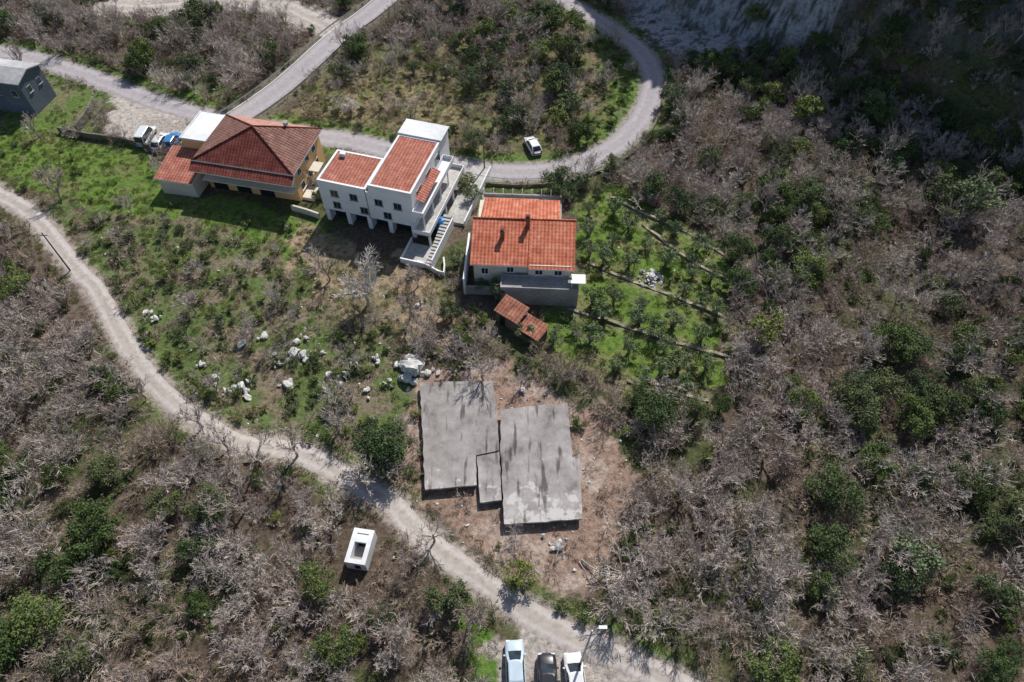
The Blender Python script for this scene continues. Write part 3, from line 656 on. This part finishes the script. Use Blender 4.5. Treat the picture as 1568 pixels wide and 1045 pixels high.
def scatter(name,coll,pts,rots,scl):
    n=len(pts)
    if n==0: return
    me=bpy.data.meshes.new(name);me.vertices.add(n);me.vertices.foreach_set('co',np.asarray(pts,np.float32).ravel())
    a=me.attributes.new('rot','FLOAT_VECTOR','POINT');a.data.foreach_set('vector',np.asarray(rots,np.float32).ravel())
    a=me.attributes.new('scl','FLOAT_VECTOR','POINT');a.data.foreach_set('vector',np.asarray(scl,np.float32).ravel())
    a=me.attributes.new('idx','INT','POINT');a.data.foreach_set('value',R.randint(0,len(coll.objects),n).astype(np.int32))
    o=bpy.data.objects.new(name,me);scene.collection.objects.link(o)
    ng=bpy.data.node_groups.new(name,'GeometryNodeTree')
    ng.interface.new_socket(name='Geometry',in_out='INPUT',socket_type='NodeSocketGeometry');ng.interface.new_socket(name='Geometry',in_out='OUTPUT',socket_type='NodeSocketGeometry')
    N=ng.nodes;L=ng.links;gi=N.new('NodeGroupInput');gout=N.new('NodeGroupOutput');ip=N.new('GeometryNodeInstanceOnPoints')
    ci=N.new('GeometryNodeCollectionInfo');ci.inputs['Collection'].default_value=coll;ci.inputs['Separate Children'].default_value=True;ci.inputs['Reset Children'].default_value=True
    def na(nm,t):
        q=N.new('GeometryNodeInputNamedAttribute');q.data_type=t;q.inputs['Name'].default_value=nm;return q.outputs['Attribute']
    L.new(gi.outputs[0],ip.inputs['Points']);L.new(ci.outputs[0],ip.inputs['Instance']);ip.inputs['Pick Instance'].default_value=True
    L.new(na('idx','INT'),ip.inputs['Instance Index']);er=N.new('FunctionNodeEulerToRotation');L.new(na('rot','FLOAT_VECTOR'),er.inputs[0]);L.new(er.outputs[0],ip.inputs['Rotation'])
    L.new(na('scl','FLOAT_VECTOR'),ip.inputs['Scale']);L.new(ip.outputs[0],gout.inputs[0])
    md=o.modifiers.new('scatter','NODES');md.node_group=ng
def cands(step,seed):
    r=np.random.RandomState(seed)
    x,y=np.meshgrid(np.arange(-115,120,step),np.arange(2,165,step));x=x.ravel()+r.uniform(-.5,.5,x.size)*step*1.1;y=y.ravel()+r.uniform(-.5,.5,y.size)*step*1.1
    z=hgt(x,y);dep=y*C+(HC-z)*S;k=(np.abs(x)<.74*dep+6)&(y*S-(HC-z)*C<dep*.52+6)&(y*S-(HC-z)*C>-dep*.52-6)
    return x[k],y[k],z[k],r
def blocked(x,y,mr):
    m=(pdist(TRK,x,y)<1.45+mr)|(pdist(PAV,x,y)<2.2+mr)|(pdist(UP,x,y)<2.9+mr)|(pdist(LNE,x,y)<2.2+mr)
    for fr,x0,x1,y0,y1 in RECTS:
        dx=x-fr.o.x;dy=y-fr.o.y;lx=dx*fr.e1.x+dy*fr.e1.y;ly=dx*fr.e2.x+dy*fr.e2.y
        m|=(lx>x0-mr)&(lx<x1+mr)&(ly>y0-mr)&(ly<y1+mr*.7)
    for pts in SL:
        q=[(p.x,p.y) for p in pts];m|=inpoly(q,x,y)|(pdist(q+[q[0]],x,y)<mr*.8)
    for zz in(z_park,z_bpark,z_gt,z_gt2,z_patio): m|=inpoly(zz,x,y)
    for p,rr in CLR: m|=np.hypot(x-p.x,y-p.y)<rr+mr*.5
    return m
def emit(name,coll,x,y,z,k,r,smin,smax,tilt=.1,sink=0):
    n=int(k.sum());s=smin+(smax-smin)*r.rand(n)**1.4
    rot=np.stack([r.normal(0,tilt,n),r.normal(0,tilt,n),r.uniform(0,6.28,n)],1)
    scatter(name,coll,np.stack([x[k],y[k],z[k]-sink],1),rot,np.stack([s*r.uniform(.85,1.15,n),s*r.uniform(.85,1.15,n),s*r.uniform(.8,1.1,n)],1))
ip_=inpoly
def masks(x,y):
    d={}
    for nm,zz in(('scrub',z_scrub),('grassL',z_grassL),('dry',z_dry),('gard',z_gard),('mead',z_mead),('dirt',z_dirt),('curve',z_curve),('cliff',z_cliff),('gs',z_gs),('tl',z_tl),('mid',z_mid),('ltop',z_ltop)): d[nm]=ip_(zz,x,y)
    d['open']=d['scrub']|d['grassL']|d['dry']|d['gard']|d['mead']|d['dirt']|d['gs']|d['tl']|d['curve']
    return d
# forest trees
x,y,z,r=cands(2.2,1);mk=masks(x,y);bl=blocked(x,y,1.2);u=r.rand(len(x));gn=fbm(x/8+5,y/8+9);rn=fbm(x/10+35,y/10+2)
shade=(.608*x+.794*y-116.5)>-14
gprob=np.where(shade,.55,np.where(mk['mid'],.35,np.where(x>30,.08+.42*ss(.52,.66,gn),.04+.38*ss(.56,.68,gn))))
forest=~mk['open']&~bl&~(mk['cliff']&(u<.95))
gap=ss(.26,.38,fbm(x/4+30,y/4))
f=forest&(r.rand(len(x))<.45+.55*gap)&~((mk['mid']|mk['ltop'])&(u<.35))
isg=r.rand(len(x))<gprob;isr=r.rand(len(x))<.15+.6*ss(.5,.62,rn)
emit("bare_woodland",c_bare,x,y,z,f&~isg&~isr,r,.6,1.3)
emit("russet_woodland",c_red,x,y,z,f&~isg&isr,r,.5,1.1)
emit("evergreen_woodland",c_green,x,y,z,f&isg,r,.45,1.3)
k=~bl&((mk['scrub']&(u<.18))|(mk['dry']&(u<.22))|(mk['mead']&(u<.1))|(mk['dirt']&(u<.1))|(mk['gard']&(u<.04))|(mk['curve']&(u<.12)))
emit("scattered_bare_trees",c_bare,x,y,z,k,r,.4,.9)
# understory
x,y,z,r=cands(1.7,2);mk=masks(x,y);bl=blocked(x,y,.4);u=r.rand(len(x));gn=fbm(x/6+15,y/6+29)
fo=~mk['open']&~bl&~mk['cliff']
emit("brown_undergrowth",c_brown,x,y,z,~bl&((fo&~mk['mid']&(u<.5))|(mk['mid']&(u<.35))|(mk['scrub']&(u<.34))|(mk['dirt']&(u<.22))|(mk['mead']&(u<.14))|(mk['dry']&(u<.14))|(mk['tl']&(u<.12))),r,.6,1.35)
u=r.rand(len(x))
emit("evergreen_undergrowth",c_bush,x,y,z,~bl&((fo&(u<.08+.4*ss(.45,.62,gn)))|(mk['scrub']&(u<.45))|(mk['dirt']&(u<.05))|(mk['mead']&(u<.08))|(mk['gard']&(u<.12))|(mk['dry']&(u<.07))|(mk['grassL']&(u<.06))|(mk['curve']&(u<.3))),r,.4,1.15)
u=r.rand(len(x))
emit("bright_undergrowth",c_bright,x,y,z,~bl&((fo&(u<.06))|(mk['mid']&(u<.14))|(mk['scrub']&(u<.15))|(mk['gard']&(u<.18))|(mk['curve']&(u<.3))|(mk['grassL']&(u<.06))),r,.35,1.0)
# grass
x,y,z,r=cands(.8,3);mk=masks(x,y);bl=blocked(x,y,-.1);u=r.rand(len(x));dt=pdist(TRK,x,y);dp=pdist(PAV,x,y);gn=fbm(x/3+15,y/3+29)
pk=ss(.32,.5,fbm(x/4+3,y/4+77))
gg=(mk['grassL']|mk['gard']|mk['gs'])&(u<.75*pk)|mk['scrub']&(u<.5*pk)|mk['curve']&(u<.6)|mk['tl']&(u<.4*pk)|((dt<3.2)&(gn>.45)&(u<.7))|((dp<4)&(u<.55))|mk['dry']&(u<.12)|mk['mead']&(u<.2)|mk['mid']&(u<.18)|mk['ltop']&(u<.4)
emit("meadow_grass",c_grass,x,y,z,gg&~bl,r,.5,1.2)
u=r.rand(len(x));gg=(mk['dry']|mk['mead'])&(u<.6)|mk['dirt']&(u<.12)|mk['scrub']&(u<.18)|(mk['gard']|mk['grassL'])&(u<.12)|(dt<4)&(u<.15)
emit("dry_grass",c_straw,x,y,z,gg&~bl,r,.5,1.1)
x,y,z,r=cands(1.0,4);mk=masks(x,y);bl=blocked(x,y,-.1);u=r.rand(len(x))
emit("small_stones",c_rock,x,y,z,~bl&((mk['scrub']&(u<.14))|(mk['dirt']&(u<.3))|(u<.012)|(mk['gard']&(u<.02))),r,.15,.55,1.5)
rk=[(370,530,1.1),(405,517,.9),(370,595,1.5),(440,590,1.5),(450,543,1.3),(465,547,1.2),(480,552,1.0),(577,549,1.1),(330,580,.9),(345,600,.8),(505,575,.9),(520,590,.8),(380,610,.8),(470,520,.8),(455,525,.9),(545,560,.7),(610,560,1.0),(655,572,1.0),(855,838,1.0),(560,600,.8),(420,545,.7),(310,560,.7),(640,470,.7),(800,600,.8),(240,490,1.),(225,480,.7),(590,590,.9),(320,590,.9),(430,560,.8),(530,575,.9),(500,600,.7)]
pts=[];sc=[]
for u_,v_,s in rk:
    p=G(u_,v_);
    for k in range(5):
        pts.append((p.x+random.gauss(0,.6)*(k>0),p.y+random.gauss(0,.6)*(k>0),p.z+.3));q=s*(1.15 if k==0 else random.uniform(.25,.7));sc.append((q,q*random.uniform(.7,1),q*random.uniform(.7,1.1)))
scatter("limestone_outcrop_rocks",c_rock,pts,[(random.gauss(0,.3),random.gauss(0,.3),random.uniform(0,6)) for _ in pts],sc)
p=G(630,576);be=empty("limestone_boulder",p)
for i in range(16):
    a=i*2.4;q=.2*i**.9
    o=bpy.data.objects.new("block",c_rock.objects[i%6].data);scene.collection.objects.link(o);o.parent=be;o.location=(q*math.cos(a)*.75,q*math.sin(a)*1.1+.6,1.3-.1*i);s=2.3-.08*i;o.scale=(s,s*.8,s*1.1);o.rotation_euler=(.5*i,.37*i,i*1.3)
def place(name,mb,mats,u_,v_,s=1,rz=0,tilt=0,dz=0):
    me_=mb if not isinstance(mb,MB) else mb.mesh(name,mats)
    o=bpy.data.objects.new(name,me_);scene.collection.objects.link(o);o.location=G(u_,v_)+V(0,0,dz);o.scale=(s,s,s);o.rotation_euler=(tilt,0,rz);return me_
place("walnut_tree",bare(301,8,3.0,1.0,(6,5,4),.15,trunk=1.8,rmin=.022),[m_palebark,m_palebark],564,468,1.1)
for i,(u_,v_,s) in enumerate([(627,490,1.),(520,665,1.),(400,712,1.1),(225,612,1.0),(505,430,.9),(300,480,.9),(640,440,.8),(655,505,.8),(60,210,.9),(85,85,.9),(330,35,1.2),(700,560,.9),(740,585,1.0),(310,655,1.0),(600,740,.8),(455,700,1.1),(560,745,1.0),(350,690,1.0),(665,830,.9)]):
    place("bare_fruit_tree",bare(302+i,5,2.3,.75,(5,5,4),.1,trunk=1.2,rmin=.017),[m_bark,m_twig],u_,v_,s)
for u_,v_,rz in((890,862,.6),(905,890,2.0),(960,800,1.2),(850,860,2.9),(930,870,.2)):
    place("fallen_branches",bare(int(u_),2,2.2,.4,(4,4),.09,rmin=.018),[m_bark,m_twig],u_,v_,1,rz,1.5,.25)
place("holm_oak_tree",leafy(401,2.9,4.6,40,7500,.11,.8),[m_bark,m_leaf],590,708,1.08)
place("holm_oak_tree",leafy(402,2.2,4.0,26,4000,.11,.8),[m_bark,m_leaf],690,925,1.)
ol=[leafy(410+i,1.4,2.6,16,1500,.08,.7) for i in range(3)];olm=[a.mesh("olive_tree",[m_bark,m_olive]) for a in ol]
for i,(u_,v_) in enumerate([(905,318),(935,325),(965,345),(940,365),(905,350),(985,372),(1030,352),(1015,400),(1055,395),(1045,440),(985,465),(1070,455),(940,455),(905,460),(980,485),(1030,495),(1070,510),(905,520),(960,530),(1010,560),(1050,590),(900,385),(725,300),(735,440),(760,450),(885,285),(700,395),(1090,420),(1010,330),(1070,375),(925,395),(965,400),(1060,420),(1095,470),(925,480),(1000,505),(1075,560),(940,560),(1020,530),(985,580),(1040,565),(870,300),(845,520),(880,500)]):
    place("olive_tree",olm[i%3],None,u_+random.uniform(-4,4),v_+random.uniform(-4,4)+8,random.uniform(.7,1.2),i)
for i,(u_,v_,s) in enumerate([(538,178,1.0),(452,62,.9),(393,28,.9),(310,118,.6)]):
    place("blossoming_plum_tree",leafy(430+i,1.7,3.2,18,1800,.07,.6),[m_bark,m_blossom],u_,v_,s)
for i,(u_,v_,s) in enumerate([(795,890,1.0),(805,520,.9),(850,150,1.5),(830,100,1.5),(870,175,1.4),(885,215,1.2),(855,195,1.2),(780,150,1.2),(770,205,1.1),(715,290,.9),(1480,335,2.0),(1430,320,1.7),(1160,525,1.7),(1380,870,1.6),(1360,900,1.3),(1230,190,1.6),(1330,180,1.6),(1290,240,1.5),(1180,160,1.4),(800,60,1.6),(840,55,1.7),(775,35,1.4)]):
    place("laurel_tree",leafy(450+i,1.6,2.9,22,2400,.09,.3),[m_bark,[m_bright,m_olive,m_leaf][i%3]],u_,v_,s)
# ------------------------------------------------------------------ vehicles
def paint(name,c):
    m,N,L,pb=base(name);pb.inputs['Roughness'].default_value=.3;pb.inputs['Coat Weight'].default_value=.6
    n=N.new('ShaderNodeTexNoise');n.inputs['Scale'].default_value=3;r=ramp(N,[(.3,tuple(q*.9 for q in c)),(.7,c)]);L.new(n.outputs['Fac'],r.inputs[0]);L.new(r.outputs[0],pb.inputs['Base Color']);return m
def car(name,u,v,u2,v2,c,Ln=4.2,Wd=1.78,Ht=1.48,van=False):
    p=G(u,v);q=G(u2,v2);e=empty(name,(p.x,p.y,max(p.z,h1(p.x,p.y))+.05),math.atan2(q.y-p.y,q.x-p.x))
    mp=paint(name+"_paint",c);b=MB();w=Wd/2;z0=.24
    xs=[-.5,-.485,-.43,-.3,-.1,.1,.26,.38,.46,.49,.5];bz=[.6,.84,.92,.94,.94,.93,.92,.84,.74,.64,.5];hw=[.84,.93,.98,1,1,1,.995,.97,.91,.85,.8]
    ring=[]
    for fx,zb,k in zip(xs,bz,hw):
        wk=w*k;ring.append([(fx*Ln,y_,z_) for y_,z_ in((-wk*.9,z0),(-wk,z0+.15),(-wk*1.0,zb*.72),(-wk*.93,zb*.97),(-wk*.55,zb+.03),(0,zb+.05),(wk*.55,zb+.03),(wk*.93,zb*.97),(wk,zb*.72),(wk,z0+.15),(wk*.9,z0))])
    n=11
    for rr in ring: b.v+=rr
    for i in range(len(ring)-1):
        for j in range(n): j2=(j+1)%n;b.f.append([i*n+j,(i+1)*n+j,(i+1)*n+j2,i*n+j2][::-1]);b.m.append(0)
    b.f.append(list(range(n)));b.m.append(0);k=(len(ring)-1)*n;b.f.append([k+j for j in range(n)][::-1]);b.m.append(0)
    b.obj("body",[mp],e,smooth=True)
    b=MB();zb=.93;xr0,xr1,xt0,xt1=(-.485,.30,-.45,.16) if van else(-.465,.27,-.34,.07)
    lv=[(xr0,xr1,.90,zb),( (xr0*.45+xt0*.55),(xr1*.45+xt1*.55),.83,zb+(Ht-zb)*.6),(xt0,xt1,.72,Ht-.05),(xt0+.03,xt1-.03,.62,Ht)]
    rg_=[]
    for a0,a1,k,z_ in lv:
        wk=w*k;c_=.06*Ln*.3;rg_.append([(a0*Ln,-wk*.8,z_),(a0*Ln+c_,-wk,z_),(a1*Ln-2*c_,-wk,z_),(a1*Ln,-wk*.75,z_),(a1*Ln+.05,0,z_),(a1*Ln,wk*.75,z_),(a1*Ln-2*c_,wk,z_),(a0*Ln+c_,wk,z_),(a0*Ln,wk*.8,z_),(a0*Ln-.03,0,z_)])
    for rr in rg_: b.v+=rr
    for i in range(3):
        for j in range(10):
            j2=(j+1)%10;b.f.append([i*10+j,i*10+j2,(i+1)*10+j2,(i+1)*10+j]);b.m.append(0 if i==2 else(1 if j in(1,3,4,6,8,9) else 0))
    b.f.append([30+j for j in range(10)]);b.m.append(0)
    for sy in(-1,1):
        for a in(-.12,.04) : b.tube([V(a*Ln,sy*w*.905,zb),V(a*Ln*.9,sy*w*.725,Ht-.05)],[.035,.035],4,0)
    b.obj("cabin",[mp,m_glass],e)
    b=MB()
    for fx in(-.31,.31):
        for sy in(-1,1):
            y_=sy*(w-.11);b.tube([V(fx*Ln,y_-.11,.32),V(fx*Ln,y_+.11,.32)],[.32,.32],16,0,True);b.tube([V(fx*Ln,y_+sy*.112,.32),V(fx*Ln,y_+sy*.12,.32)],[.19,.19],10,1,True)
    b.obj("wheels",[m_rubber,m_metal],e)
    b=MB()
    for sy in(-1,1):
        b.box(.462*Ln,.497*Ln,sy*w*.68-.17,sy*w*.68+.17,.58,.72,0);b.box(-.502*Ln,-.47*Ln,sy*w*.74-.12,sy*w*.74+.12,.62,.85,1)
        b.box(.17*Ln,.2*Ln,sy*w*1.06-.09,sy*w*1.06+.09,.92,1.06,2)
    b.box(.495*Ln,.503*Ln,-.35,.35,.38,.55,3);b.box(-.504*Ln,-.497*Ln,-.26,.26,.5,.62,0)
    b.obj("lights_and_mirrors",[m_lamp,m_red,mp,m_dark],e);return e
car("silver_blue_car",789,1022,785,940,(.5,.6,.68),4.4)
car("black_car",838,1042,834,960,(.02,.02,.025),4.3)
car("white_car",880,1040,870,960,(.72,.72,.72),4.2)
car("white_van",226,213,236,197,(.66,.7,.7),4.6,1.85,1.9,True)
car("white_car",248,222,259,205,(.74,.74,.74),4.0)
car("blue_car",266,221,277,204,(.03,.2,.5),4.0)
car("white_car",816,228,806,210,(.74,.74,.74),4.1)
# ------------------------------------------------------------------ small things
tp=P(914,966,12);z=h1(tp.x-.5,tp.y);e=empty("street_lamp",(tp.x-.35,tp.y,z))
b=MB();b.tube([V(0,0,-.2),V(0,0,6),V(0,0,12-z)],[.13,.1,.07],10,0,True);b.tube([V(0,0,11.9-z),V(.4,.15,12.1-z),V(.7,.2,12.1-z)],[.04,.04,.04],6,0,True)
b.box(.5,1.15,.1,.35,12.02-z,12.14-z,1);b.box(-.2,.2,-.2,.2,-.2,.15,2);b.obj("pole_and_head",[m_metal,m_white,m_conc],e)
for u_,v_ in((108,415),(742,262)):
    p=G(u_,v_);e=empty("utility_pole",p);b=MB();b.tube([V(0,0,-.3),V(0,0,7)],[.12,.08],8,0,True);b.box(-.5,.5,-.04,.04,6.5,6.6,0)
    for q in(-.45,0,.45): b.tube([V(q,0,6.6),V(q,0,6.78)],[.04,.03],6,1,True)
    b.obj("pole",[m_stone,m_white],e)
p=G(676,352);e=empty("blue_water_tank",p+V(0,0,.5));b=MB();b.tube([V(0,0,-.5),V(0,0,.1),V(0,0,1.3),V(0,0,1.5),V(0,0,1.6)],[.6,.75,.75,.5,.2],16,0,True);b.tube([V(0,0,1.6),V(0,0,1.7)],[.22,.22],10,0,True);b.obj("tank",[m_blue],e)
p=G(995,428);pts=[];sc=[]
for i in range(60):
    a=random.uniform(0,6.28);q=random.random()**.6*1.6;pts.append((p.x+q*math.cos(a),p.y+q*math.sin(a),p.z+.1+max(0,.7-q*.45)));k=random.uniform(.25,.7);sc.append((k,k,k))
scatter("rubble_pile",c_rock,pts,[(random.gauss(0,.6),random.gauss(0,.6),random.uniform(0,6)) for _ in pts],sc)
